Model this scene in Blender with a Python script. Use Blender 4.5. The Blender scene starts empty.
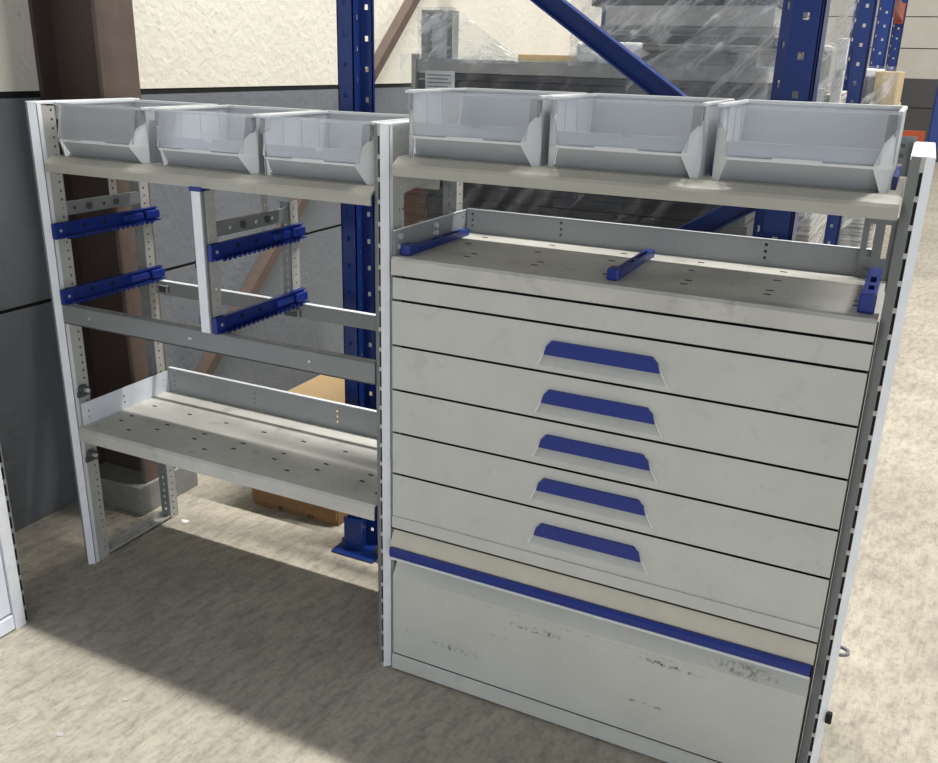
import bpy, bmesh, math, random
from mathutils import Vector, Matrix
random.seed(7)
S = bpy.context.scene
COL = S.collection
R = math.radians

# ------------------------------------------------------------------ camera
cam_d = bpy.data.cameras.new('camera'); cam = bpy.data.objects.new('camera', cam_d); COL.objects.link(cam)
yaw, pit, rol = -0.4447, -0.3436, 0.0272
F = Vector((math.sin(yaw)*math.cos(pit), math.cos(yaw)*math.cos(pit), math.sin(pit)))
R0 = Vector((math.cos(yaw), -math.sin(yaw), 0)); U0 = R0.cross(F)
RR = R0*math.cos(rol)+U0*math.sin(rol); UU = -R0*math.sin(rol)+U0*math.cos(rol)
M = Matrix((RR, UU, -F)).transposed().to_4x4(); M.translation = Vector((0.9863, -1.6173, 1.4407))
cam.matrix_world = M
cam_d.sensor_fit = 'HORIZONTAL'; cam_d.sensor_width = 36; cam_d.lens = 36*899.04/938
cam_d.clip_start = .02; cam_d.clip_end = 100
S.camera = cam

# ------------------------------------------------------------------ world, sun, lights, exposure
W = bpy.data.worlds.new('world'); S.world = W; W.use_nodes = True
nt = W.node_tree; nt.nodes.clear()
wo = nt.nodes.new('ShaderNodeOutputWorld'); bg = nt.nodes.new('ShaderNodeBackground')
tc = nt.nodes.new('ShaderNodeTexCoord'); sep = nt.nodes.new('ShaderNodeSeparateXYZ')
cr = nt.nodes.new('ShaderNodeValToRGB'); mr = nt.nodes.new('ShaderNodeMapRange')
nt.links.new(tc.outputs['Generated'], sep.inputs[0])
nt.links.new(sep.outputs['X'], mr.inputs['Value'])
mr.inputs['From Min'].default_value = -1; mr.inputs['From Max'].default_value = 1
nt.links.new(mr.outputs[0], cr.inputs[0])
cr.color_ramp.elements[0].color = (.11, .112, .115, 1); cr.color_ramp.elements[0].position = .15
cr.color_ramp.elements[1].color = (.44, .475, .54, 1); cr.color_ramp.elements[1].position = .95
mz = nt.nodes.new('ShaderNodeMapRange'); nt.links.new(sep.outputs['Z'], mz.inputs['Value'])
mz.inputs['From Min'].default_value = 0; mz.inputs['From Max'].default_value = .9; mz.inputs['To Min'].default_value = 1; mz.inputs['To Max'].default_value = .45
nt.links.new(cr.outputs[0], bg.inputs[0]); nt.links.new(mz.outputs[0], bg.inputs[1])
nt.links.new(bg.outputs[0], wo.inputs[0])
def area(name, loc, target, sx, sy, energy, col, spread=180):
    d = bpy.data.lights.new(name, 'AREA'); o = bpy.data.objects.new(name, d); COL.objects.link(o)
    d.energy = energy; d.shape = 'RECTANGLE'; d.size = sx; d.size_y = sy; d.color = col; d.spread = R(spread)
    o.location = loc; o.rotation_euler = (Vector(loc)-Vector(target)).to_track_quat('Z', 'Y').to_euler()
    return o
# long narrow roof skylight running along X, steeply above and behind the racking
o = area('overhead_strip_light', (2.6, 1.88, 8.5), (2.6, 1.88, 0), 7.2, .16, 1480, (1, .975, .93)); o.rotation_euler = (0, 0, 0)
o = area('overhead_strip_light', (5.0, 12.0, 8.5), (5.0, 12.0, 0), 7, .8, 700, (1, .97, .91)); o.rotation_euler = (0, 0, 0)  # second strip added to brighten the far floor
# wide doorway in front of the racking, to the right
area('doorway_daylight', (3.6, -6.4, 1.7), (.2, 0, .8), 5, 3.2, 165, (.90, .95, 1))
S.view_settings.view_transform = 'Standard'; S.view_settings.look = 'None'
S.view_settings.exposure = 0.0; S.view_settings.gamma = 1; S.view_settings.use_curve_mapping = False

# ------------------------------------------------------------------ materials
def srgb(r, g, b):
    f = lambda c: (c/12.92 if c <= .04045 else ((c+.055)/1.055)**2.4)
    return (f(r/255), f(g/255), f(b/255), 1)
def base(name):
    m = bpy.data.materials.new(name); m.use_nodes = True
    t = m.node_tree; return m, t, t.nodes['Principled BSDF']
def noise(t, scale, detail=4, rough=.6, vec=None, stretch=None):
    n = t.nodes.new('ShaderNodeTexNoise'); n.inputs['Scale'].default_value = scale
    n.inputs['Detail'].default_value = detail; n.inputs['Roughness'].default_value = rough
    c = t.nodes.new('ShaderNodeTexCoord'); o = c.outputs['Object']
    if stretch:
        mp = t.nodes.new('ShaderNodeMapping'); mp.vector_type = 'TEXTURE'; mp.inputs['Scale'].default_value = tuple(1/k for k in stretch[0])
        mp.inputs['Rotation'].default_value = stretch[1]
        t.links.new(o, mp.inputs[0]); o = mp.outputs[0]
    t.links.new(o, n.inputs['Vector']); return n
def ramp(t, src, stops):
    r = t.nodes.new('ShaderNodeValToRGB'); e = r.color_ramp.elements
    while len(e) < len(stops): e.new(.5)
    for k, (p, c) in enumerate(stops): e[k].position = p; e[k].color = c
    t.links.new(src, r.inputs[0]); return r
def mixc(t, fac, a, b, mode='MIX'):
    m = t.nodes.new('ShaderNodeMix'); m.data_type = 'RGBA'; m.blend_type = mode
    for s, v in ((0, fac), (6, a), (7, b)):
        if hasattr(v, 'is_output'): t.links.new(v, m.inputs[s])
        else: m.inputs[s].default_value = v
    return m.outputs[2]
def g(v): return (v, v, v, 1)
def bump(t, p, src, strength, dist=.01):
    b = t.nodes.new('ShaderNodeBump'); b.inputs['Strength'].default_value = strength; b.inputs['Distance'].default_value = dist
    t.links.new(src, b.inputs['Height']); t.links.new(b.outputs[0], p.inputs['Normal'])
def paint(name, col, rough=.45, var=.12, scale=9, metal=0, dirt=.0, dirtcol=(60, 52, 42), bmp=0.0):
    m, t, p = base(name)
    n = noise(t, scale, 6)
    lo = tuple(c*(1-var) for c in col[:3])+(1,); hi = tuple(min(1, c*(1+var)) for c in col[:3])+(1,)
    r = ramp(t, n.outputs[0], [(.3, lo), (.7, hi)]); out = r.outputs[0]
    if dirt:
        d = noise(t, scale*2.2, 8, .7); dr = ramp(t, d.outputs[0], [(.56, g(0)), (.74, g(dirt))])
        out = mixc(t, dr.outputs[0], out, srgb(*dirtcol))
    t.links.new(out, p.inputs['Base Color'])
    p.inputs['Roughness'].default_value = rough; p.inputs['Metallic'].default_value = metal
    if bmp: bump(t, p, n.outputs[0], bmp)
    return m
MT = {}
MT['grey'] = paint('grey_painted_steel', srgb(186, 187, 181), .42, .05, 7, dirt=.25, dirtcol=(120, 117, 108))
MT['shelf'] = paint('worn_shelf_steel', srgb(184, 183, 176), .4, .12, 6, dirt=.6, dirtcol=(104, 96, 84))
MT['shelfgrey'] = paint('beige_grey_shelf_paint', srgb(164, 162, 151), .42, .05, 7, dirt=.3, dirtcol=(112, 106, 94))
MT['lip'] = paint('shaded_zinc_steel', srgb(142, 145, 145), .4, .05, 8)  # grey lowered to paint in the shade at the back of the bays
MT['dull'] = paint('shaded_dull_steel', srgb(122, 125, 125), .45, .06, 8)  # interior shade is painted into this darker steel grey
MT['perf'] = paint('perforated_steel', srgb(172, 172, 166), .45, .06, 14)
MT['alu'] = paint('brushed_aluminium', srgb(222, 225, 230), .42, .06, 16, dirt=.25, dirtcol=(150, 150, 150))
MT['dark'] = paint('black_parts_and_gap_shade', srgb(14, 14, 15), .8, .1)  # black parts and joints; also paints shade in gaps, holes and hollow posts
MT['clip'] = paint('dark_grey_plastic', srgb(70, 72, 72), .4, .1)
MT['beige'] = paint('beige_laminate', srgb(196, 190, 174), .5, .05, 12)
MT['blue'] = paint('blue_plastic', srgb(20, 42, 122), .38, .06, 10)
MT['rackblue'] = paint('blue_painted_rack', srgb(15, 44, 108), .32, .08, 6, dirt=.3, dirtcol=(20, 35, 80))
MT['bolt'] = paint('bright_bolt', srgb(210, 212, 214), .3, .05, metal=.6)
MT['bin'] = paint('shaded_tone_bin_plastic', srgb(174, 177, 181), .5, .03, 5)  # shade of the front recess painted in as a darker body grey
MT['binlip'] = paint('lit_tone_bin_plastic', srgb(205, 207, 207), .45, .03, 5)  # lit tone of the same plastic; also used on rims and edges
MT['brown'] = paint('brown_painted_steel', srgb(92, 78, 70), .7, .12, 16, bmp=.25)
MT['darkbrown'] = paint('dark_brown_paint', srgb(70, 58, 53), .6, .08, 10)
MT['board'] = paint('tan_plywood', srgb(196, 168, 124), .6, .07, 9)
MT['card'] = paint('brown_cardboard', srgb(160, 128, 98), .8, .08, 10)
MT['tancard'] = paint('tan_cardboard', srgb(196, 172, 130), .8, .06, 10)
MT['timber'] = paint('pallet_timber', srgb(116, 86, 52), .75, .2, 14)
MT['sheet'] = paint('dark_grey_sheet', srgb(66, 66, 70), .45, .15, 10)
MT['sheetlt'] = paint('light_grey_sheet', srgb(176, 174, 168), .5, .08, 10)
MT['paper'] = paint('white_paper', srgb(232, 232, 230), .7, .02, 10)
MT['ink'] = paint('grey_ink', srgb(120, 120, 122), .8, .02, 10)
MT['orange'] = paint('orange_beam', srgb(172, 74, 38), .45, .06, 6)
MT['white'] = paint('white_laminate', srgb(226, 232, 242), .35, .03, 8)
MT['block'] = paint('grey_concrete_block', srgb(128, 128, 124), .85, .12, 20, bmp=.4)
MT['insert'] = paint('black_crate', srgb(40, 40, 44), .5, .1)
# wooden stripes for layered stack
def layered(name, a, b, scale, rough=.6):
    m, t, p = base(name)
    n = noise(t, scale, 5, .6, stretch=((.12, .12, 5), (0, 0, 0)))
    r = ramp(t, n.outputs[0], [(.38, a), (.6, b)])
    t.links.new(r.outputs[0], p.inputs['Base Color']); p.inputs['Roughness'].default_value = rough
    bump(t, p, n.outputs[0], .5)
    return m
MT['layers'] = layered('layered_sheets', srgb(120, 116, 108), srgb(214, 210, 200), 22)
MT['layersdk'] = layered('grey_layered_sheets', srgb(84, 83, 82), srgb(150, 148, 144), 20)
MT['corr'] = layered('layered_cardboard', srgb(120, 88, 64), srgb(160, 122, 92), 14)
# flap with scuff marks
def flap_mat():
    m, t, p = base('scuffed_flap_paint')
    n = noise(t, 6, 6); r = ramp(t, n.outputs[0], [(.3, srgb(180, 181, 174)), (.7, srgb(190, 191, 185))]); out = r.outputs[0]
    c = t.nodes.new('ShaderNodeTexCoord'); s = t.nodes.new('ShaderNodeSeparateXYZ'); t.links.new(c.outputs['Object'], s.inputs[0])
    d = noise(t, 90, 3, .7)
    def mth(op, a, b=None):
        k = t.nodes.new('ShaderNodeMath'); k.operation = op
        for i, v in enumerate((a, b)):
            if v is None: continue
            if hasattr(v, 'is_output'): t.links.new(v, k.inputs[i])
            else: k.inputs[i].default_value = v
        return k.outputs[0]
    tot = None
    for (x, z, wx, wz, st) in ((.405, .236, .085, .009, 1.1), (.20, .118, .08, .011, .8), (.07, .12, .025, .011, .5), (.70, .248, .08, .008, 1.1), (.66, .135, .065, .005, .9), (.85, .285, .09, .014, .7), (.52, .262, .3, .004, .35), (.30, .19, .05, .004, .5)):
        ex = mth('POWER', mth('DIVIDE', mth('SUBTRACT', s.outputs['X'], x), wx), 2)
        ez = mth('POWER', mth('DIVIDE', mth('SUBTRACT', s.outputs['Z'], z), wz), 2)
        e = mth('MULTIPLY', mth('MAXIMUM', mth('SUBTRACT', 1, mth('ADD', ex, ez)), 0), st)
        tot = e if tot is None else mth('ADD', tot, e)
    dr = ramp(t, d.outputs[0], [(.5, g(0)), (.62, g(1))])
    out = mixc(t, mth('MULTIPLY', tot, dr.outputs[0]), out, srgb(52, 52, 48))
    t.links.new(out, p.inputs['Base Color']); p.inputs['Roughness'].default_value = .42
    return m
MT['flap'] = flap_mat()
# clear plastic
def clear(name, haze, tint=(.93, .95, .97, 1), rough=.06, streak=None):
    m, t, p = base(name); t.nodes.remove(p)
    o = t.nodes['Material Output']
    tr = t.nodes.new('ShaderNodeBsdfTransparent'); tr.inputs[0].default_value = tint
    gl = t.nodes.new('ShaderNodeBsdfGlossy'); gl.inputs['Roughness'].default_value = rough; gl.inputs[0].default_value = (.9, .9, .9, 1)
    df = t.nodes.new('ShaderNodeBsdfDiffuse'); df.inputs[0].default_value = (.85, .86, .87, 1)
    fr = t.nodes.new('ShaderNodeFresnel'); fr.inputs[0].default_value = 1.45
    m1 = t.nodes.new('ShaderNodeMixShader'); m2 = t.nodes.new('ShaderNodeMixShader')
    t.links.new(fr.outputs[0], m1.inputs[0]); t.links.new(tr.outputs[0], m1.inputs[1]); t.links.new(gl.outputs[0], m1.inputs[2])
    if streak:
        n = noise(t, streak[0], 5, .62, stretch=streak[1]); r = ramp(t, n.outputs[0], [(.48, g(haze)), (.66, g(streak[2]))])
        t.links.new(r.outputs[0], m2.inputs[0])
        b = t.nodes.new('ShaderNodeBump'); b.inputs['Strength'].default_value = .6; b.inputs['Distance'].default_value = .02
        t.links.new(n.outputs[0], b.inputs['Height'])
        for nd in (gl, df): t.links.new(b.outputs[0], nd.inputs['Normal'])
    else: m2.inputs[0].default_value = haze
    t.links.new(m1.outputs[0], m2.inputs[1]); t.links.new(df.outputs[0], m2.inputs[2])
    t.links.new(m2.outputs[0], o.inputs[0]); return m
MT['clear'] = clear('clear_window_plastic', .17)  # diffuse haze painted in place of pale window reflections
MT['film'] = clear('stretch_film', .03, rough=.12, streak=(16, ((1.6, 1, .12), (0, R(38), 0)), .22))
MT['film2'] = clear('crumpled_stretch_film', .12, rough=.12, streak=(20, ((1.6, 1.2, .20), (0, R(48), 0)), .66))
MT['film3'] = clear('taut_stretch_film', .14, rough=.15, streak=(22, ((1.6, 1, .07), (0, R(42), 0)), .5))
# floor
def floor_mat():
    m, t, p = base('brushed_concrete')
    n = noise(t, 2.2, 7, .6); r = ramp(t, n.outputs[0], [(.3, srgb(158, 151, 137)), (.7, srgb(184, 177, 162))])
    n2 = noise(t, 16, 8, .72, stretch=((2.2, .7, 1), (0, 0, R(-8))))
    r2 = ramp(t, n2.outputs[0], [(.34, g(.66)), (.55, g(1)), (.8, g(1.08))])
    out = mixc(t, 1, r.outputs[0], r2.outputs[0], 'MULTIPLY')
    n3 = noise(t, 60, 3, .6); r3 = ramp(t, n3.outputs[0], [(.3, g(.72)), (.5, g(1))]); out = mixc(t, .8, out, r3.outputs[0], 'MULTIPLY')
    t.links.new(out, p.inputs['Base Color']); p.inputs['Roughness'].default_value = .82
    w = noise(t, 26, 6, .65, stretch=((3.4, .4, 1), (0, 0, R(-4))))
    bump(t, p, w.outputs[0], .55, .012)
    return m
MT['floor'] = floor_mat()
def wallm(name, a, b, bs):
    m, t, p = base(name)
    n = noise(t, 1.6, 5); r = ramp(t, n.outputs[0], [(.3, a), (.7, b)])
    sp = noise(t, 26, 3, .5); sr = ramp(t, sp.outputs[0], [(.22, g(.55)), (.31, g(1))])
    t.links.new(mixc(t, .8, r.outputs[0], sr.outputs[0], 'MULTIPLY'), p.inputs['Base Color'])
    p.inputs['Roughness'].default_value = .85
    w = noise(t, 30, 6, .6); bump(t, p, w.outputs[0], bs, .01); return m
MT['cream'] = wallm('cream_rough_plaster', srgb(222, 217, 201), srgb(230, 226, 212), .5)
MT['greywall'] = wallm('grey_painted_blockwork', srgb(104, 109, 115), srgb(118, 122, 127), .45)
MT['fargrey'] = paint('far_wall_panel', srgb(186, 182, 174), .7, .04, 2)
MT['fardark'] = paint('far_wall_dark', srgb(70, 70, 72), .7, .06, 2)

# ------------------------------------------------------------------ mesh helpers
class MB:
    def __init__(s): s.bm = bmesh.new(); s.mats = []
    def _m(s, k):
        if k not in s.mats: s.mats.append(k)
        return s.mats.index(k)
    def face(s, pts, m):
        try:
            f = s.bm.faces.new([s.bm.verts.new(p) for p in pts]); f.material_index = s._m(m); return f
        except ValueError: return None
    def box(s, x0, x1, y0, y1, z0, z1, m, bev=0.0):
        ms = bmesh.ops.create_cube(s.bm, size=1, matrix=Matrix.Translation(((x0+x1)/2, (y0+y1)/2, (z0+z1)/2)) @ Matrix.Diagonal((abs(x1-x0), abs(y1-y0), abs(z1-z0), 1)))
        fs = {f for v in ms['verts'] for f in v.link_faces}
        for f in fs: f.material_index = s._m(m)
        if bev:
            es = {e for v in ms['verts'] for e in v.link_edges}
            bmesh.ops.bevel(s.bm, geom=list(es), offset=bev, segments=2, affect='EDGES', profile=.6)
        return s
    def prism(s, poly, ax, a, b, m, caps=True):
        """poly: list of (u,v); ax: 'x','y','z' extrusion axis, from a to b"""
        def P(u, v, w): return {'x': (w, u, v), 'y': (u, w, v), 'z': (u, v, w)}[ax]
        A = [s.bm.verts.new(P(u, v, a)) for u, v in poly]; B = [s.bm.verts.new(P(u, v, b)) for u, v in poly]
        n = len(poly); mi = s._m(m); fs = []
        for i in range(n):
            fs.append(s.bm.faces.new((A[i], A[(i+1) % n], B[(i+1) % n], B[i])))
        if caps: fs.append(s.bm.faces.new(A[::-1])); fs.append(s.bm.faces.new(B))
        for f in fs: f.material_index = mi
        bmesh.ops.recalc_face_normals(s.bm, faces=fs)
        return s
    def plate(s, o, u, v, n, us, vs, hole, th, m):
        """perforated plate: grid cuts us, vs (sorted), hole(i,j)->True where open; thickness th along n"""
        o, u, v, n = map(Vector, (o, u, v, n)); mi = s._m(m); cache = {}
        def V(i, j, k):
            if (i, j, k) not in cache: cache[(i, j, k)] = s.bm.verts.new(o+u*us[i]+v*vs[j]+n*(th*k))
            return cache[(i, j, k)]
        I, J = len(us)-1, len(vs)-1; fs = []
        solid = lambda i, j: 0 <= i < I and 0 <= j < J and not hole(i, j)
        for i in range(I):
            for j in range(J):
                if not solid(i, j): continue
                fs.append(s.bm.faces.new((V(i, j, 0), V(i, j+1, 0), V(i+1, j+1, 0), V(i+1, j, 0))))
                fs.append(s.bm.faces.new((V(i, j, 1), V(i+1, j, 1), V(i+1, j+1, 1), V(i, j+1, 1))))
                for (di, dj, a, b) in ((-1, 0, (i, j), (i, j+1)), (1, 0, (i+1, j+1), (i+1, j)), (0, -1, (i+1, j), (i, j)), (0, 1, (i, j+1), (i+1, j+1))):
                    if not solid(i+di, j+dj):
                        fs.append(s.bm.faces.new((V(*a, 0), V(*a, 1), V(*b, 1), V(*b, 0))))
        for f in fs: f.material_index = mi
        bmesh.ops.recalc_face_normals(s.bm, faces=fs)
        return s
    def perf(s, o, u, v, n, w, L, hw, hl, pitch, th, m, off=None, cols=1):
        us = [0]
        for c in range(cols):
            cx = w*(c+.5)/cols; us += [cx-hw/2, cx+hw/2]
        us.append(w); vs = [0]; z = off if off is not None else pitch/2
        while z+hl/2 < L-.002: vs += [z-hl/2, z+hl/2]; z += pitch
        vs.append(L)
        return s.plate(o, u, v, n, us, vs, lambda i, j: i % 2 == 1 and j % 2 == 1, th, m)
    def cyl(s, p, d, r, L, m, seg=12, r2=None):
        d = Vector(d).normalized(); q = d.to_track_quat('Z', 'Y').to_matrix().to_4x4()
        ms = bmesh.ops.create_cone(s.bm, cap_ends=True, segments=seg, radius1=r, radius2=r if r2 is None else r2, depth=L, matrix=Matrix.Translation(Vector(p)+d*L/2) @ q)
        mi = s._m(m)
        for f in {f for v in ms['verts'] for f in v.link_faces}: f.material_index = mi
        return s
    def beam(s, a, b, w, h, m, up=(0, 0, 1), flange=0):
        a, b = Vector(a), Vector(b); d = (b-a).normalized(); x = d.cross(Vector(up)).normalized(); y = x.cross(d)
        prof = [(-w/2, -h/2), (w/2, -h/2), (w/2, h/2), (-w/2, h/2)]
        if flange: prof = [(-w/2, -h/2), (w/2, -h/2), (w/2, -h/2+flange), (-w/2+flange, -h/2+flange), (-w/2+flange, h/2-flange), (w/2, h/2-flange), (w/2, h/2), (-w/2, h/2)]
        A = [s.bm.verts.new(a+x*p+y*q) for p, q in prof]; B = [s.bm.verts.new(b+x*p+y*q) for p, q in prof]
        n = len(prof); fs = [s.bm.faces.new((A[i], A[(i+1) % n], B[(i+1) % n], B[i])) for i in range(n)]
        fs += [s.bm.faces.new(A[::-1]), s.bm.faces.new(B)]
        for f in fs: f.material_index = s._m(m)
        bmesh.ops.recalc_face_normals(s.bm, faces=fs)
        return s
    def build(s, name, parent=None, smooth=False, label=None, shift=(0, 0, 0)):
        me = bpy.data.meshes.new(name); 
        if shift != (0, 0, 0): bmesh.ops.translate(s.bm, verts=s.bm.verts, vec=shift)
        s.bm.to_mesh(me); s.bm.free()
        for k in s.mats: me.materials.append(MT[k])
        if smooth:
            for p in me.polygons: p.use_smooth = True
        o = bpy.data.objects.new(name, me); COL.objects.link(o)
        if parent: o.parent = parent
        if label: o['label'] = label
        return o
def tag(o, label, cat, group=None):
    o['label'] = label; o['category'] = cat
    if group: o['group'] = group
    return o
def thing(name, label, cat, loc=(0, 0, 0), group=None, rz=0):
    o = bpy.data.objects.new(name, None); COL.objects.link(o); o.location = loc; o.rotation_euler.z = rz
    o.empty_display_size = .1
    return tag(o, label, cat, group)
def sub(name, parent, label=None, loc=(0, 0, 0)):
    o = bpy.data.objects.new(name, None); COL.objects.link(o); o.parent = parent; o.location = loc; o.empty_display_size = .05
    if label: o['label'] = label
    return o
def struct(o): o['kind'] = 'structure'; return o
def copy_tree(o, parent=None):
    c = o.copy(); COL.objects.link(c)
    if parent: c.parent = parent
    for ch in [k for k in o.children]: copy_tree(ch, c)
    return c

# ------------------------------------------------------------------ setting
struct(MB().box(-1.6, 9, -6, 16.2, -.1, 0, 'floor').build('floor'))
w = MB()
w.box(-1.6, -1.37, -3, 16, 0, .694, 'greywall').box(-1.6, -1.375, -3, 16, .694, .706, 'dark')
w.box(-1.6, -1.37, -3, 16, .706, 1.303, 'greywall').box(-1.6, -1.373, -3, 16, 1.303, 1.322, 'dark')
w.box(-1.6, -1.37, -3, 16, 1.322, 4.2, 'cream')
struct(w.build('wall_left'))
w = MB(); w.box(-1.6, 9, 16, 16.2, 0, 1.335, 'fardark')
for z0, z1 in ((1.335, 1.80), (1.815, 2.29), (2.305, 4.2)): w.box(-1.6, 9, 16, 16.2, z0, z1, 'fargrey')
w.box(-1.6, 9, 16.05, 16.2, 1.335, 4.2, 'dark').box(-1.6, 9, 15.995, 16, .86, .875, 'dark')
struct(w.build('wall_back'))

# steel column and brace on the left wall, concrete plinth
t = thing('steel_column', 'brown painted steel H-section column standing against the left wall', 'column', (-1.24, .4, 0))
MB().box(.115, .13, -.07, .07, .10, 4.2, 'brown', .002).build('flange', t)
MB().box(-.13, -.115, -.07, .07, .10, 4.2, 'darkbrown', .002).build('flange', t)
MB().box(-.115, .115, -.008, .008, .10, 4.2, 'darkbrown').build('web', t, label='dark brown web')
MB().box(-.13, .14, -.105, .16, 0.0, .10, 'block', .004).build('plinth', t, label='grey concrete plinth')
b = MB().beam((-1.30, .62, .1), (-1.30, 3.5, 2.634), .05, .040, 'brown')
tag(b.build('diagonal_brace'), 'brown steel bracing bar running diagonally up the left wall', 'brace')

# ------------------------------------------------------------------ van racking
racking = thing('van_racking', 'grey steel racking with open shelf bay, five blue-handled drawers and a bottom flap', 'racking')
H = 1.314
def upright(x0, left=False):
    fr = sub('upright_frame', racking, loc=(x0, 0, 0))
    p = MB()
    p.prism([(-.0225, .014), (-.007, 0), (-.0052, .002), (-.0207, .016)], 'z', 0, H, 'dull')  # left-facing wing: its shade painted as a duller grey
    if left: p.prism([(-.007, 0), (0, 0), (0, .002), (-.007, .002)], 'z', 0, H, 'dull')
    else: p.perf((-.007, .0005, 0), (1, 0, 0), (0, 0, 1), (0, 1, 0), .007, H, .006, .037, .046, .002, 'perf', off=.03)
    e = .004 if left else 0
    p.prism([(0, 0), (.014, .0135), (.014, .016), (0, .0025)], 'z', 0, H, 'alu')
    p.prism([(.014, .0135), (.014, .028), (.012, .028), (.012, .0135)], 'z', 0, H, 'alu')
    p.prism([(-.0195, .016), (-.006, .0035), (0, .0035), (.011, .014), (.011, .03), (-.0195, .03)], 'z', .002, H-.002, 'dark')  # black core stands in for the shade inside the hollow post
    p.build('front_post', fr, label='slotted aluminium front post')
    p = MB()
    p.prism([(.014, .028), (.014, .044), (.012, .044), (.012, .028)], 'z', 0, H-.008, 'perf')
    p.perf((.014, .044, 0), (0, 1, 0), (0, 0, 1), (-1, 0, 0), .024, H-.01, .006, .006, .0225, .0018, 'perf')
    p.perf((-.0225, .016, 0), (0, 1, 0), (0, 0, 1), (1, 0, 0), .040, H-.01, .006, .006, .0225, .0018, 'perf')
    p.build('front_strip', fr)
    p = MB()
    p.perf((.014, .327, 0), (0, 1, 0), (0, 0, 1), (-1, 0, 0), .030, H-.01, .006, .006, .0225, .0018, 'perf')
    p.perf((-.0225, .325, 0), (1, 0, 0), (0, 0, 1), (0, 1, 0), .0365, H-.01, .008, .010, .0225, .0018, 'dull', cols=1)
    p.box(-.0225, .014, .356, .360, 0, H-.01, 'perf')
    p.build('rear_post', fr)
    MB().box(-.0225, .0142, .012, .360, H-.006, H+.001, 'alu', .002).build('top_cap', fr)
    p = MB().box(-.0225, -.020, .05, .327, .003, .022, 'perf').box(-.0225, .012, .05, .327, .003, .006, 'perf').box(.010, .012, .05, .327, .003, .014, 'perf')
    for y in (.09, .16, .25): p.cyl((-.01, y, .006), (0, 0, 1), .006, .005, 'bolt')
    p.build('bottom_rail', fr)
    return fr
frL, frM, frR = upright(-1.02, True), upright(0), upright(1.0)
def cross_rail(parent, x, z0, z1, hang_top):
    p = MB()
    ys = [.045, .09, .10, .15, .16, .19, .20, .225, .235, .255, .265, .29, .30, .33]
    p.plate((x, 0, z0), (0, 1, 0), (0, 0, 1), (-1, 0, 0), ys, [0, .010, .018, z1-z0], lambda i, j: j == 1 and i % 4 == 1, .002, 'dull')
    p.box(x-.012, x, .045, .33, z1, z1+.002, 'dull').box(x-.012, x, .045, .33, z0-.002, z0, 'dull')
    for y in (.14, .235): p.cyl((x, y, (z0+z1)/2), (1, 0, 0), .009, .006, 'clip', 10)
    p.build('cross_rail', parent)
    MB().perf((x-.004, .222, z0), (0, 1, 0), (0, 0, 1), (-1, 0, 0), .026, hang_top-z0, .007, .007, .02, .002, 'perf').build('hanger_strip', parent)
cross_rail(frL, .013, 1.028, 1.058, 1.147)
# gussets visible on the middle frame under the right top shelf
MB().prism([(.07, 1.168), (.07, 1.212), (.30, 1.212), (.30, 1.20)], 'x', .0125, .0145, 'perf').build('gusset_plate', frM)
# rear right plate with slots
p = MB(); p.plate((-.085, .340, 1.02), (1, 0, 0), (0, 0, 1), (0, 1, 0), [0, .012, .022, .040, .050, .064], [0, .020, .028, .040, .048, .068, .135, .15],
        lambda i, j: (j == 5 and i in (1, 3)) or (j in (1, 3) and i == 1), .002, 'dull'); p.build('slotted_hook_plate', frR)
p = MB(); p.plate((-.055, .340, 1.25), (1, 0, 0), (0, 0, 1), (0, 1, 0), [0, .010, .018, .036], [0, .015, .023, .034, .042, .053, .061, .075], lambda i, j: j in (1, 3, 5) and i == 1, .002, 'dull')
p.build('hook_plate', frR)
def clip_knob(parent, z):
    p = MB().cyl((.016, .040, z), (1, 0, 0), .013, .016, 'clip', 14).cyl((.030, .040, z), (1, 0, 0), .006, .012, 'bolt', 8).box(.016, .024, .022, .066, z-.022, z-.006, 'clip', .002)
    p.build('clamp_knob', parent)
clip_knob(frL, .546); clip_knob(frL, .348)
# lashing hooks on the right post
y, z = .16, .295
p = MB()
for k in range(9):
    a0, a1 = -math.pi*.5+k*math.pi/9, -math.pi*.5+(k+1)*math.pi/9
    p.beam((.016+.018*math.cos(a0), y+.015*math.sin(a0), z), (.016+.018*math.cos(a1), y+.015*math.sin(a1), z), .006, .006, 'dull')
p.build('lashing_loop', frR)
MB().box(.012, .024, .006, .018, .222, .246, 'dark', .003).build('latch', frR, label='small black latch')

def dark_slots(p, z, spots, m='dark'):  # black patches paint the dark inside of slots, no hole cut
    for x, y in spots: p.box(x-.007, x+.007, y-.003, y+.003, z-.001, z+.0006, m)
# shelves
def top_shelf(x0, x1, zt, zb):
    s_ = MB()
    s_.prism([(.024, zt), (.004, zt-.012), (0, zt-.018), (0, zb), (.004, zb), (.004, zt-.019), (.026, zt-.004), (.306, zt-.004), (.306, zb), (.310, zb), (.310, zt)], 'x', x0, x1, 'shelfgrey')
    s_.build('top_shelf', racking)
top_shelf(-.987, -.024, 1.184, 1.147); top_shelf(.029, .975, 1.250, 1.213)
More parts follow.
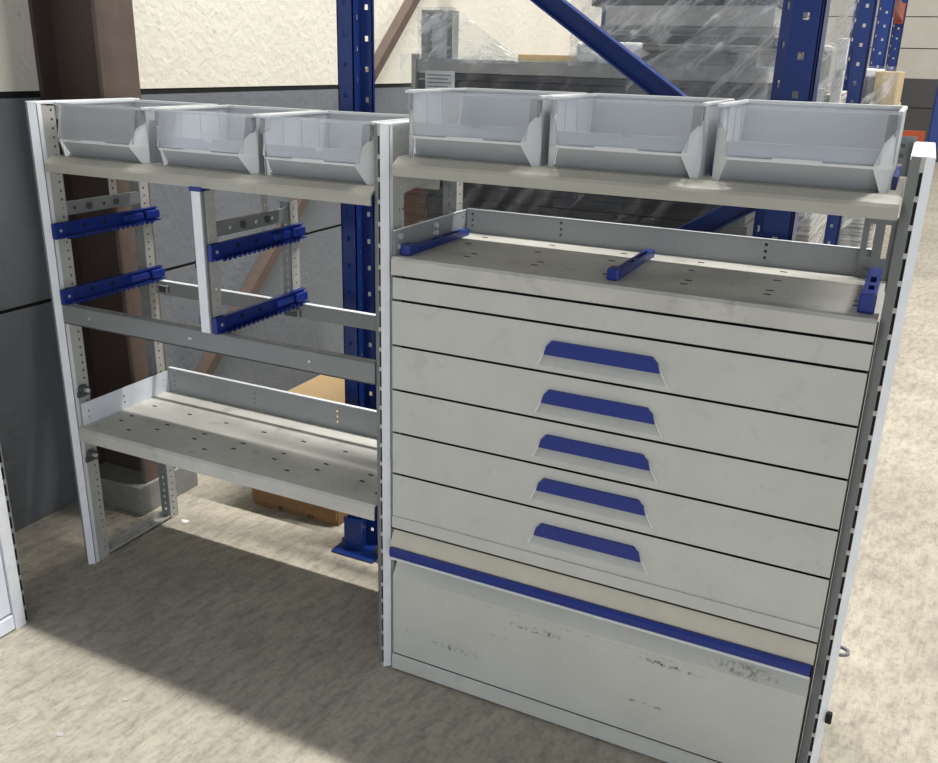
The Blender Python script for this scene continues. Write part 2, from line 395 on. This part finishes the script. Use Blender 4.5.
# lower shelf in the open bay
sh = sub('lower_shelf', racking)
p = MB()
p.prism([(.006, .444), (0, .438), (0, .405), (.004, .405), (.004, .437), (.010, .440), (.354, .440), (.354, .405), (.358, .405), (.358, .444)], 'x', -.988, -.024, 'shelf')
dark_slots(p, .444, [(-.93+.135*k, y) for k in range(7) for y in (.10, .14, .23)] + [(-.86+.27*k, .06) for k in range(4)])
p.build('shelf_deck', sh, label='worn grey shelf deck with slots')
p = MB().plate((-.985, .352, .444), (1, 0, 0), (0, 0, 1), (0, 1, 0), [0, .02, .026, .33, .336, .62, .626, .925, .931, .961], [0, .018, .024, .034, .040, .050, .056, .075], lambda i, j: i % 2 == 1 and j % 2 == 1, .002, 'lip')
p.box(-.985, -.024, .352, .362, .519, .521, 'alu').build('rear_upstand', sh)
p = MB().plate((-.990, .02, .444), (0, 1, 0), (0, 0, 1), (1, 0, 0), [0, .02, .026, .15, .156, .31, .316, .332], [0, .018, .024, .036, .042, .066], lambda i, j: i % 2 == 1 and j % 2 == 1, .002, 'alu')
p.build('side_upstand', sh)
# rails
p = MB().box(-1.0, -.023, .008, .012, .745, .798, 'dull').box(-1.0, -.023, .008, .026, .796, .799, 'dull').box(-1.0, -.023, .008, .026, .745, .748, 'dull')
for x in (-.90, -.56, -.555, -.2): p.cyl((x, .008, .772), (0, -1, 0), .0035, .002, 'bolt', 8)
p.build('front_rail', racking)
p = MB().box(-1.0, -.023, .347, .351, .755, .795, 'lip').box(-1.0, -.023, .347, .362, .794, .797, 'alu').box(-.98, -.945, .335, .349, .763, .787, 'clip', .003).box(-.52, -.47, .335, .349, .757, .781, 'clip', .003)
p.build('rear_rail', racking)
# slide brackets
def bracket(parent, x, z, y0=.008, y1=.370, name='slide_bracket'):
    p = MB()
    p.box(x, x+.006, y0, y1, z-.019, z+.019, 'blue', .0015)
    p.box(x, x+.022, y0, y1, z-.019, z-.015, 'blue').box(x, x+.012, y0, y1, z+.016, z+.019, 'blue')
    n = 17
    for k in range(n):
        y = y0+.03+(y1-y0-.05)*k/n; p.box(x+.016, x+.022, y, y+.008, z-.024, z-.015, 'blue')
    p.box(x, x+.014, y0-.004, y0+.03, z-.022, z+.019, 'blue', .003)
    p.box(x, x+.018, y1-.13, y1-.06, z-.008, z+.010, 'blue', .004).box(x, x+.020, y1-.05, y1, z-.012, z+.012, 'blue', .004)
    for y in (y0+.10, y0+.17, y0+.255): p.cyl((x+.006, y, z+.002), (1, 0, 0), .006, .0008, 'dark', 10)
    p.cyl((x+.013, y0+.014, z), (1, 0, 0), .004, .003, 'bolt', 8)
    p.build(name, parent)
bracket(racking, -.998, .994); bracket(racking, -.998, .819)
hf = sub('hanging_frame', racking, label='short white partition frame hanging under left top shelf')
p = MB().box(-.512, -.486, 0, .004, .797, 1.147, 'alu', .001).box(-.486, -.482, .002, .012, .797, 1.147, 'dull').box(-.512, -.509, .003, .03, .797, 1.147, 'dark').build('hanging_post', hf)
MB().perf((-.480, .012, .80), (0, 1, 0), (0, 0, 1), (-1, 0, 0), .03, .34, .006, .006, .0225, .0018, 'perf').build('front_strip', hf)
p = MB().perf((-.482, .330, .775), (0, 1, 0), (0, 0, 1), (-1, 0, 0), .036, .30, .006, .006, .0225, .0018, 'perf')
p.perf((-.512, .330, .775), (1, 0, 0), (0, 0, 1), (0, 1, 0), .03, .30, .008, .012, .0225, .0018, 'dull')
p.build('rear_strip', hf)
MB().box(-.516, -.480, -.002, .03, 1.138, 1.149, 'blue', .001).build('end_cap', hf, label='blue plastic end cap')
MB().box(-.520, -.511, .004, .012, .815, .835, 'blue').build('end_tab', hf, label='blue plastic tab')
MB().box(-.520, -.511, .004, .012, .955, .975, 'blue').build('end_tab', hf, label='blue plastic tab')
cross_rail(hf, -.484, 1.028, 1.058, 1.147)
bracket(hf, -.480, .996); bracket(hf, -.480, .817)

# right bay: carcass, tray, drawers, flap
ca = MB().box(.026, .030, .06, .352, .012, 1.03, 'grey').box(.9725, .9765, .05, .352, .012, 1.03, 'grey').box(.026, .976, .348, .352, .012, 1.03, 'grey').box(.03, .972, .03, .348, .05, .054, 'grey')
ca.box(.03, .972, .034, .036, .06, 1.0, 'dark').box(.022, .973, .003, .026, .3962, .4018, 'dark').box(.026, .973, .0045, .02, .0466, .0526, 'dark')  # black sheet and strips paint shade into the drawer and plinth gaps
ca.build('cabinet_carcass', racking)
tr = sub('top_tray', racking)
p = MB().prism([(.006, 1.045), (0, 1.039), (0, 1.007), (.004, 1.007), (.004, 1.036), (.010, 1.041), (.354, 1.041), (.354, 1.02), (.358, 1.02), (.358, 1.045)], 'x', .0255, .974, 'shelf')
dark_slots(p, 1.045, [(.16+.155*k, y) for k in range(6) for y in (.09, .125)] + [(.1+.17*k, .22) for k in range(5)] + [(.1+.17*k, .31) for k in range(5)])
p.build('tray_deck', tr)
p = MB().plate((.03, .352, 1.045), (1, 0, 0), (0, 0, 1), (0, 1, 0), [0, .012, .018, .24, .246, .47, .476, .70, .706, .925], [0, .014, .020, .028, .034, .042, .048, .056], lambda i, j: i in (1, 3, 7) and j % 2 == 1, .002, 'lip')
p.box(.03, .955, .352, .360, 1.1, 1.102, 'alu').build('rear_upstand', tr)
p = MB().plate((.026, .01, 1.045), (0, 1, 0), (0, 0, 1), (1, 0, 0), [0, .02, .026, .17, .176, .32, .326, .343], [0, .014, .020, .036, .042, .054], lambda i, j: i % 2 == 1 and j % 2 == 1, .002, 'lip')
p.box(.0255, .029, .01, .352, 1.098, 1.1, 'alu')
for y, z in ((.03, 1.085), (.03, 1.062), (.19, 1.085), (.19, 1.068), (.19, 1.052)): p.cyl((.028, y, z), (1, 0, 0), .006, .008, 'bolt', 8)
p.build('side_upstand', tr)
def divider(x, y0, y1):
    w_ = .020; L = y1-y0; p = MB()
    p.plate((x-w_/2, y0, 1.046), (1, 0, 0), (0, 1, 0), (0, 0, 1), [0, .006, .014, w_], [0, L*.42, L*.52, L*.60, L*.90, L], lambda i, j: i == 1 and j in (1, 3), .014, 'blue')
    p.box(x-w_/2-.002, x+w_/2+.002, y0-.006, y0+.03, 1.0455, 1.068, 'blue', .003)
    p.build('divider_clip', tr, label='blue plastic divider clip')
divider(.045, .03, .315); divider(.497, .045, .315)
p = MB().plate((.940, .04, 1.046), (1, 0, 0), (0, 1, 0), (0, 0, 1), [0, .008, .018, .024], [0, .05, .09, .12, .17, .26], lambda i, j: i == 1 and j in (1, 3), .03, 'blue').box(.938, .966, .034, .08, 1.046, 1.08, 'blue', .004)
p.build('divider_clip', tr, label='blue plastic divider clip at right end')
MB().prism([(.006, .9535), (.006, 1.000), (.022, .985), (.022, .9535)], 'x', .0255, .9745, 'grey').build('fascia_panel', racking)
def drawer(z0, z1, ht):
    o = sub('drawer', racking)
    x0, x1, Y, B = .0255, .9735, .004, .026
    hb = ht-.052
    tx0, tx1, bx0, bx1 = .392, .602, .369, .631
    crease = z0+.03 if z1-z0 > .12 else None
    zb = crease or z0
    p = MB()
    o4 = [(x0, z1), (x1, z1), (x1, zb), (x0, zb)]; i4 = [(tx0, ht), (tx1, ht), (bx1, hb), (bx0, hb)]
    for k in range(4):
        a, b_ = k, (k+1) % 4
        p.face([(o4[a][0], Y, o4[a][1]), (i4[a][0], Y, i4[a][1]), (i4[b_][0], Y, i4[b_][1]), (o4[b_][0], Y, o4[b_][1])], 'grey')
    p.face([(x0, Y, z1), (x1, Y, z1), (x1, B, z1-.014), (x0, B, z1-.014)], 'grey')
    p.face([(x0, Y, z0), (x0, B, z0), (x1, B, z0), (x1, Y, z0)], 'grey')
    for x in (x0, x1): p.face([(x, Y, z0), (x, Y, z1), (x, B, z1-.014), (x, B, z0)], 'grey')
    p.face([(x0, B, z0), (x0, B, z1-.014), (x1, B, z1-.014), (x1, B, z0)], 'grey')
    if crease:
        p.face([(x0, Y, zb), (x1, Y, zb), (x1, Y-.004, zb-.001), (x0, Y-.004, zb-.001)], 'grey')
        p.face([(x0, Y-.004, zb-.001), (x1, Y-.004, zb-.001), (x1, Y-.004, z0), (x0, Y-.004, z0)], 'grey')
        p.face([(x0, Y-.004, z0), (x1, Y-.004, z0), (x1, Y, z0), (x0, Y, z0)], 'grey')
    D = Y+.021
    # scoop: sloped floor and cheeks
    p.face([(bx0, Y, hb), (bx1, Y, hb), (tx1+.008, D, ht-.012), (tx0-.008, D, ht-.012)], 'grey')
    p.face([(bx0, Y, hb), (tx0-.008, D, ht-.012), (tx0, Y, ht)], 'grey'); p.face([(bx1, Y, hb), (tx1, Y, ht), (tx1+.008, D, ht-.012)], 'grey')
    p.face([(tx0, Y, ht), (tx0-.008, D, ht-.012), (tx1+.008, D, ht-.012), (tx1, Y, ht)], 'grey')
    # thin raised rim on the slanted sides
    for (a, b_) in (((bx0-.002, hb), (tx0-.002, ht)), ((tx1+.002, ht), (bx1+.002, hb))):
        p.beam((a[0], Y-.0005, a[1]), (b_[0], Y-.0005, b_[1]), .0035, .003, 'binlip', up=(0, 1, 0))
    ob = p.build('drawer_front', o)
    h = MB(); k = .58
    yy = Y-.007; zt, zm, zl = ht+.003, ht-.006, ht-.027
    L0, L1 = tx0-.0115, tx1+.0150
    poly = [(L0, zl), (L1, zl), (tx1+.010, zm-.004), (tx1+.006, zm+.002), (tx1-.003, zt), (tx0+.004, zt), (tx0-.004, zm+.001), (tx0-.007, zm-.004)]
    h.prism(poly, 'y', yy, Y+.004, 'blue')
    h.build('handle', o, label='blue recessed pull handle')
zl = [.9514, .8493, .7463, .6432, .5408, .4001]
hts = [.915, .811, .712, .612, .505]
for k in range(5): drawer(zl[k+1]+.0024, zl[k]-.0026, hts[k])
MB().prism([(.010, .396), (-.010, .360), (-.010, .356), (.020, .356), (.022, .396)], 'x', .026, .973, 'beige').build('beige_fascia', racking, label='beige sloping panel below the drawers')
fl = sub('flap_door', racking)
MB().prism([(.002, .052), (.002, .272), (.022, .304), (.026, .304), (.026, .052)], 'x', .027, .972, 'flap').build('flap_panel', fl, label='grey flap panel with dark scuff marks')
p = MB().prism([(-.018, .358), (-.022, .352), (-.020, .336), (-.014, .334), (-.006, .356)], 'x', .030, .970, 'blue').build('grip_bar', fl, label='blue grip bar')
MB().prism([(-.019, .334), (-.021, .3295), (-.006, .3295), (-.006, .334)], 'x', .030, .970, 'binlip').build('bar_edge', fl)
MB().prism([(.006, .047), (0, .042), (0, .006), (.03, .006), (.03, .047)], 'x', .024, .975, 'grey').build('base_plinth', racking)

# ------------------------------------------------------------------ picking bins
def make_bin():
    w2, D, h = .146, .285, .130
    o = thing('storage_bin', '', 'bin')
    p = MB()
    # outer shell: tapered open box (front low)
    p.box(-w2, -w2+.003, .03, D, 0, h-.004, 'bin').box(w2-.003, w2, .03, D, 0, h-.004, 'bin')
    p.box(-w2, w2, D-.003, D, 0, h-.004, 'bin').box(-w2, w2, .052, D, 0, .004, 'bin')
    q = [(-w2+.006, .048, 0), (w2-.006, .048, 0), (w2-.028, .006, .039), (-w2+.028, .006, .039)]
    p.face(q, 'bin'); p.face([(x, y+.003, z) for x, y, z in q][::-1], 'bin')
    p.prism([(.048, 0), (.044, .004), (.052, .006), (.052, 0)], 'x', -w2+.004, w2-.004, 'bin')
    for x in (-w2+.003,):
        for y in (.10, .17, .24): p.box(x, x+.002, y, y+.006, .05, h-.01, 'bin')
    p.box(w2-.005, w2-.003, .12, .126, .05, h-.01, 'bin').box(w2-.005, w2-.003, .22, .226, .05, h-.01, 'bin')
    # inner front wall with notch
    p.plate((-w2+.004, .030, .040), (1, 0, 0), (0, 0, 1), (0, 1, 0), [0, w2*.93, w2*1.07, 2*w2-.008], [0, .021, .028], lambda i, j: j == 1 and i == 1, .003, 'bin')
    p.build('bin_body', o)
    # front frame: ledge + cheeks
    p = MB()
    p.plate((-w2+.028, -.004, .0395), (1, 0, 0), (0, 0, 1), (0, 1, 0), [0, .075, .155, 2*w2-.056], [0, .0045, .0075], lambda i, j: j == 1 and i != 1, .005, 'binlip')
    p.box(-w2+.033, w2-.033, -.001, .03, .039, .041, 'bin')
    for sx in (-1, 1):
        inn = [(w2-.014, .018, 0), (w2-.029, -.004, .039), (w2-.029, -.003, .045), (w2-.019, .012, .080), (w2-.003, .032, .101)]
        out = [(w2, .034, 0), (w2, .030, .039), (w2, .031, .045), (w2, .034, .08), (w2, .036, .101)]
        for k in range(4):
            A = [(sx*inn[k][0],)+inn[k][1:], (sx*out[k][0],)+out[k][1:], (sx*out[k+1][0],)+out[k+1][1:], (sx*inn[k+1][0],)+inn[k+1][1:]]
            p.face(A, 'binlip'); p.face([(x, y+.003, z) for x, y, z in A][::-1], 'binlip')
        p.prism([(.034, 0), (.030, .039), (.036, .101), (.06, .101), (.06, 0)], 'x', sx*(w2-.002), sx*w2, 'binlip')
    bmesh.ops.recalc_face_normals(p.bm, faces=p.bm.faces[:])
    p.build('front_frame', o, label='grey front ledge and side cheeks with painted lit tone')
    # rim
    p = MB()
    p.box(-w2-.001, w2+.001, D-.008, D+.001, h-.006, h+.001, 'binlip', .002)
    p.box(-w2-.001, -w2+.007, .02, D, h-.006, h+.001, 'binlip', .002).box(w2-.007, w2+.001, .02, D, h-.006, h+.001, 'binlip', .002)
    p.box(-w2, w2, .014, .019, h-.005, h, 'clear')
    p.build('rim', o)
    p = MB()
    p.prism([(.000, .046), (.002, .046), (.018, h-.004), (.016, h-.004)], 'x', -w2+.020, w2-.020, 'clear')
    for sx in (-1, 1):
        p.prism([(.018, h-.004), (.05, h-.004), (.05, .098), (.016, .090)], 'x', sx*.1395, sx*.1415, 'clear')
    p.build('front_window', o, label='clear plastic front window')
    return o
binp = make_bin()
specs = [(-.823, 1.184, 'grey picking bin with clear front on left shelf, next to the left end post'),
         (-.495, 1.184, 'grey picking bin with clear front, middle one of the three on the left shelf'),
         (-.187, 1.184, 'grey picking bin with clear front on left shelf, against the middle post'),
         (.187, 1.250, 'grey picking bin with clear front on right shelf, next to the middle post'),
         (.495, 1.250, 'grey picking bin with clear front, middle one of the three on the right shelf'),
         (.809, 1.250, 'grey picking bin with clear front on right shelf, next to the right end post')]
for k, (x, z, lab) in enumerate(specs):
    b = binp if k == 0 else copy_tree(binp)
    b.location = (x, .018, z); tag(b, lab, 'bin', 'clear-fronted bins on the racking top shelves')
for x, z in ((.0365, 1.25), (.341, 1.25), (.652, 1.25), (.9605, 1.25), (-.659, 1.184), (-.341, 1.184)):
    MB().box(x-.0035, x+.0035, .10, .30, z, z+.022, 'blue').build('shelf_clip', racking, label='blue clip between bins')

# ------------------------------------------------------------------ neighbouring unit at far left
nu = thing('side_cabinet', 'white panelled racking end with slotted post at the far left edge', 'racking', (-.93, -.29, 0))
p = MB()
p.prism([(0, 0), (0, -.030), (-.02, -.030), (-.02, 0)], 'z', 0, 1.8, 'alu')
p.perf((-.001, .0, 0), (0, 1, 0), (0, 0, 1), (-1, 0, 0), .009, 1.8, .007, .034, .046, .002, 'dull')
p.box(-.018, -.006, .001, .012, .001, 1.796, 'dark')  # black backing paints the dark behind the slots
p.prism([(-.001, .009), (-.014, .020), (-.016, .018), (-.003, .009)], 'z', 0, 1.79, 'dull')
p.build('front_post', nu, label='slotted aluminium post')
MB().box(-.022, -.004, -1.45, -.034, .052, .60, 'white', .002).build('lower_panel', nu, label='bluish white panel')
MB().box(-.022, -.004, -1.45, -.034, .61, 1.80, 'white', .002).build('upper_panel', nu)
MB().box(-.024, 0, -1.45, -.032, .004, .045, 'white', .002).build('base_plinth', nu)
MB().box(-.40, -.024, -1.45, -.03, .004, 1.80, 'grey').build('unseen_light_block', nu)  # unseen body, made large to block doorway light from the left corner
MB().box(-.02, 0, -1.48, -1.45, 0, 1.8, 'alu').build('front_post', nu)

# ------------------------------------------------------------------ pallet rack (blue) with four upright frames
rack = thing('pallet_rack', 'tall blue steel pallet rack with perforated posts behind the racking', 'pallet rack', (0, .45, 0))
RH = 3.2
def rpost(parent, sgn, y, holes=True):
    p = MB()
    xa, xb = (-.40, -.312) if sgn < 0 else (.690, .775)
    w_ = xb-xa
    if sgn < 0:
        p.perf((xa, y, .01), (1, 0, 0), (0, 0, 1), (0, 1, 0), .048, RH, .011, .013, .075, .003, 'rackblue', off=.06)
        p.perf((xa+.048, y, .01), (0, 1, 0), (0, 0, 1), (-1, 0, 0), .042, RH, .009, .012, .075, .003, 'rackblue', off=.1)
        p.perf((xa+.045, y+.040, .01), (1, 0, 0), (0, 0, 1), (0, 1, 0), .036, RH, .011, .013, .075, .003, 'rackblue', off=.05)
        p.box(xa, xa+.003, y, y+.09, .01, RH, 'rackblue').box(xa+.078, xa+.081, y+.04, y+.05, .01, RH, 'rackblue')
    else:
        p.perf((xa, y-.015, .01), (.8, -.6, 0), (0, 0, 1), (.6, .8, 0), .030, RH, .009, .014, .075, .003, 'rackblue', off=.05)
        p.perf((xa+.024, y-.033, .01), (1, 0, 0), (0, 0, 1), (0, 1, 0), w_-.032, RH, .012, .014, .075, .003, 'rackblue', off=.03)
        p.box(xb-.008, xb-.0055, y-.033, y+.045, .01, RH, 'rackblue').box(xb-.003, xb, y-.033, y+.045, .01, RH, 'rackblue').box(xb-.008, xb, y-.033, y-.030, .01, RH, 'rackblue')
        p.box(xa, xa+.003, y-.015, y+.045, .01, RH, 'rackblue')
    p.build('post', parent, label='blue perforated upright')
    p = MB().box(xa-.03, xb+.03, y-.05, y+.11, 0, .008, 'rackblue', .002)
    p.box(xa-.006, xa+.056, y-.012, y-.004, .008, .11, 'rackblue')
    for x in (xa-.015, xb+.015): p.cyl((x, y, .008), (0, 0, 1), .008, .02, 'clip', 8)
    p.build('foot_plate', parent)
def rframe(y, dx=0):
    fr = sub('rack_upright_frame', rack, loc=(dx, 0, 0))
    yy = y-.45
    rpost(fr, -1, yy); rpost(fr, 1, yy)
    L, Rr = -.285, .705
    for (za, zb) in ((.20, .20), (.55, 1.18), (1.87, 1.22), (1.93, 2.57)):
        MB().beam((L, yy+.018, za), (Rr, yy+.018, zb), .036, .043, 'rackblue', flange=.004).build('brace', fr)
    return fr

for y, dx in ((.45, 0), (2.7, -.04), (4.6, -.055), (6.9, -.06)): rframe(y, dx)
for x in (-.41, .675):
    p = MB().box(x-.025, x+.025, 4.245, 6.40, 1.82, 1.92, 'orange', .004)
    p.box(x-.03, x+.03, 4.245, 4.255, 1.80, 1.95, 'orange').box(x-.03, x+.03, 6.39, 6.40, 1.80, 1.95, 'orange')
    p.build('orange_beam', rack, label='orange load beam')

def pallet(name, label, x0, x1, y0, y1, z=0, group=None, mat='timber', front=False):
    o = thing(name, label, 'pallet', ((x0+x1)/2, y0, z), group)
    a, b_ = x0-(x0+x1)/2, x1-(x0+x1)/2; L = y1-y0
    n = 5
    for k in range(n):
        u = a+(b_-a-.10)*k/(n-1)
        MB().box(u, u+.10, 0, L, .118, .140, mat, .002).build('deck_board', o)
    for yb in (0, L/2-.05, L-.10):
        MB().box(a, b_, yb, yb+.10, .098, .118, mat).build('stringer_board', o)
        for u in (a, (a+b_)/2-.05, b_-.10):
            MB().box(u, u+.10, yb, yb+.10, .018, .098, mat, .002).build('block', o)
    for u in (a, (a+b_)/2-.05, b_-.10):
        MB().box(u, u+.10, 0, L, 0, .018, mat).build('bottom_board', o)
    if front: MB().box(a+.002, b_-.002, -.012, -.001, .022, .116, mat, .002).build('front_board', o)
    return o
pallet('wooden_pallet', 'wooden pallet on the floor carrying flat tan boards behind the open shelf bay', -.84, -.50, .545, 1.62, front=True)
o = MB().box(-.84, -.50, .545, 1.62, .140, .302, 'corr', .003)
tag(o.build('board_stack'), 'low brown stack of flat cardboard on a pallet behind the open bay', 'cardboard')
o = MB().box(-.885, -.497, .540, 1.63, .302, .315, 'board', .002)
tag(o.build('plywood_sheet'), 'pale tan board lying on the cardboard stack behind the open bay', 'board')

# ---- wrapped pallet load A, right behind the cabinet
Y0, Y1 = .95, 1.75
pallet('wooden_pallet', 'wooden pallet under the wrapped stack of dark sheets', -.46, .60, Y0, Y1)
la = thing('wrapped_load', 'pallet load of dark grey sheets under clear stretch film behind the cabinet', 'pallet load', (.07, Y0, .14))
ox = -.07
z = 0.0; k = 0
while z < 1.245:
    h_ = (.024, .03, .02, .034)[k % 4]; ins = (0, .006, .002, .010)[(k*7) % 4]
    MB().box(-.53+ins, .53-ins, ins, Y1-Y0, z, z+h_-.002, 'sheet', .001).build('sheet', la); z += h_; k += 1
MB().box(-.53, .53, .004, Y1-Y0-.01, z, z+.04, 'sheetlt', .002).build('light_sheet', la, label='light grey top sheet')
zt = z+.04
MB().box(-.53, -.515, -.006, .02, zt-.12, zt+.012, 'sheetlt').build('edge_post', la)
MB().box(-.555, -.475, -.010, .03, .60, 1.10, 'corr', .002).build('cardboard_sheet', la, label='brown corrugated cardboard edge')
p = MB().box(-.478, -.378, -.012, -.009, zt-.09, zt-.035, 'paper')
for k in range(4): p.box(-.47, -.40+.01*(k % 2), -.0125, -.012, zt-.082+.011*k, zt-.079+.011*k, 'ink')
p.build('paper_label', la)
# upright box wrapped on top left
p = MB().box(-.50, -.478, .0, .04, zt, zt+.135, 'sheetlt', .002).box(-.412, -.392, .0, .04, zt, zt+.135, 'dull', .002).box(-.50, -.392, .0, .04, zt+.128, zt+.138, 'sheetlt', .002).box(-.478, -.412, .03, .04, zt, zt+.128, 'paper')
p.build('upright_frame_piece', la, label='small upright frame wrapped on top of the stack')
MB().box(-.20, .02, .05, .45, zt, zt+.018, 'tancard', .002).build('cardboard_lid', la)
# white wrap bundle
def sheetmesh(nx, ny, fn, mat, name, parent, label=None):
    m = MB(); V = [[m.bm.verts.new(fn(i/nx, j/ny)) for j in range(ny+1)] for i in range(nx+1)]
    mi = m._m(mat)
    for i in range(nx):
        for j in range(ny):
            f = m.bm.faces.new((V[i][j], V[i+1][j], V[i+1][j+1], V[i][j+1])); f.material_index = mi
    return m.build(name, parent, smooth=True, label=label)
MB().box(.0, .19, .0, .3, zt, zt+.055, 'paper', .008).build('white_bundle', la, label='white paper wrapped bundle')
MB().box(.19, .50, .0, .6, zt, zt+.052, 'layersdk', .004).build('grey_bundle', la)
MB().box(.05, .53, .06, .7, zt+.056, zt+.072, 'sheet').build('sheet', la)
MB().box(.05, .53, .05, .7, zt+.074, zt+.10, 'layersdk').build('grey_bundle', la)
p = MB().plate((.07, .03, zt+.10), (1, 0, 0), (0, 0, 1), (0, 1, 0), [0, .10, .106, .19, .196, .28, .286, .38, .386, .455], [0, .012, .018, .026, .032, .05], lambda i, j: i % 2 == 1 and j % 2 == 1, .004, 'sheetlt')
p.box(.07, .525, .034, .66, zt+.10, zt+.148, 'sheetlt').build('channel', la, label='light grey perforated channel')
MB().box(.02, .53, .05, .66, zt+.15, zt+.21, 'sheet').build('sheet', la); MB().box(.03, .52, .04, .6, zt+.21, zt+.30, 'layersdk').build('grey_bundle', la)
# stretch film: body wrap, sloping sheet from the upright piece, and upper wrap
def wob(x, y, s): return s*(math.sin(17*x+5*y)+.6*math.sin(31*y-9*x)+.4*math.sin(53*x+29*y))
sheetmesh(60, 40, lambda u, v: (-.56+1.115*u, -.016+wob(u*1.1, v, .004), -.05+(zt+.06)*v), 'film', 'stretch_film', la, 'clear stretch film round the sheets')
def slope(u, v):
    x = -.51+.34*u; top = zt+.145 if u < .36 else zt+.145-(u-.36)/.64*.14
    return (x, -.004+.10*v*0+wob(u, v, .004)+(.0), zt-.01+(top-zt+.01)*v)
sheetmesh(40, 20, slope, 'film2', 'stretch_film', la, 'film draped from the upright piece')
sheetmesh(50, 24, lambda u, v: (-.02+.57*u, -.006+wob(u, v, .006), zt-.01+v*(.32 if u > .16 else .20+u*.7)), 'film2', 'stretch_film', la, 'crumpled film round the upper bundle')
def fan(u, v): return (.16+.38*u, -.022+wob(u*2, v, .004), zt-.12+(.10+.20*u)*v)
sheetmesh(24, 20, fan, 'film3', 'stretch_film', la, 'taut fan of film at the right end')
# ---- wrapped load B further back, seen right of the post
pallet('wooden_pallet', 'wooden pallet under the wrapped bundle of grey strips', .15, .78, 1.85, 2.6)
lb = thing('wrapped_load', 'film-wrapped bundle of grey strips and white profiles right of the near blue post', 'pallet load', (.46, 1.85, .14))
MB().box(-.30, .225, .0, .7, 0, 1.22, 'layers', .004).build('layered_strips', lb)
MB().box(-.30, .15, .05, .7, 1.222, 1.40, 'layers', .004).build('layered_strips', lb)
MB().box(.06, .09, -.03, -.005, .7, 1.56, 'tancard').build('tan_strip', lb)
MB().box(.115, .165, -.02, .04, 1.30, 1.42, 'sheetlt', .003).build('grey_slab', lb)
p = MB().box(.175, .205, -.03, -.004, .80, 1.24, 'paper', .002); p.box(.187, .193, -.031, -.030, 1.18, 1.19, 'ink').build('white_profile', lb)
p = MB().box(.225, .258, -.03, .01, 1.16, 1.40, 'paper', .002); p.box(.237, .246, -.031, -.030, 1.28, 1.30, 'ink').build('white_profile', lb)
MB().box(.17, .21, .0, .3, 1.222, 1.38, 'sheetlt', .02).build('grey_pad', lb)
sheetmesh(40, 60, lambda u, v: (-.31+.575*u, -.042+wob(u*2, v*2, .006), 1.62*v), 'film2', 'stretch_film', lb, 'crumpled clear stretch film')
# ---- load C beyond the second frame
pallet('wooden_pallet', 'wooden pallet under the boxes beyond the second blue post', .42, .98, 3.0, 4.2)
lc = thing('wrapped_load', 'film-wrapped tan box and black crate beyond the second blue post', 'pallet load', (.70, 3.0, .14))
MB().box(-.26, .16, .02, 1.1, 0, 1.14, 'layers', .006).build('white_layers', lc)
MB().box(.06, .155, .0, 1.0, 1.142, 1.30, 'tancard', .004).build('tan_box', lc, label='tan cardboard box')
MB().box(-.2, .058, .0, 1.0, 1.142, 1.27, 'insert', .004).build('black_crate', lc, label='black crate')
MB().box(-.2, .058, .01, .9, 1.272, 1.31, 'paper', .008).build('white_bundle', lc)
sheetmesh(30, 40, lambda u, v: (-.265+.43*u if v < .85 else -.21+.37*u, -.02+wob(u*2, v*3, .006), 1.32*v), 'film2', 'stretch_film', lc, 'clear film round the boxes')
# ---- pallet up on the orange beams
pallet('wooden_pallet', 'pale timber pallet up on the orange beams at the top right', -.42, .80, 4.75, 5.9, 1.922, mat='tancard')
# ---- far background at right: low orange beam and leaning blue frame
o = thing('far_rack', 'far blue rack post with a low orange beam at the right edge', 'pallet rack', (1.075, 6.0, 0))
MB().box(-.035, .035, -.04, .04, 0, 2.9, 'rackblue', .004).build('post', o, label='blue post')
MB().box(-.035, .035, .96, 1.04, 0, 2.9, 'rackblue', .004).build('post', o)
MB().box(-1.6, -.03, 8.0, 8.06, .45, .60, 'orange', .004).build('orange_beam', o, label='low orange beam')
MB().beam((0, 0, .4), (0, 1.0, 1.4), .03, .05, 'rackblue').build('brace', o)
# ---- scraps on the floor
for (x, y, r, lab) in ((-.955, .335, .0155, 'white paper scrap on the floor beside the left rear post'), (-.473, -.391, .008, 'small pale chip on the sunlit floor at bottom left'), (-.512, -.543, .011, 'pale flake on the sunlit floor in the bottom left corner')):
    p = MB(); n = 7
    p.prism([(x+r*(1.3 if k % 2 else .8)*math.cos(6.283*k/n), y+r*.6*math.sin(6.283*k/n)) for k in range(n)], 'z', 0, .002, 'paper' if r > .015 else 'sheetlt')
    tag(p.build('paper_scrap'), lab, 'scrap')
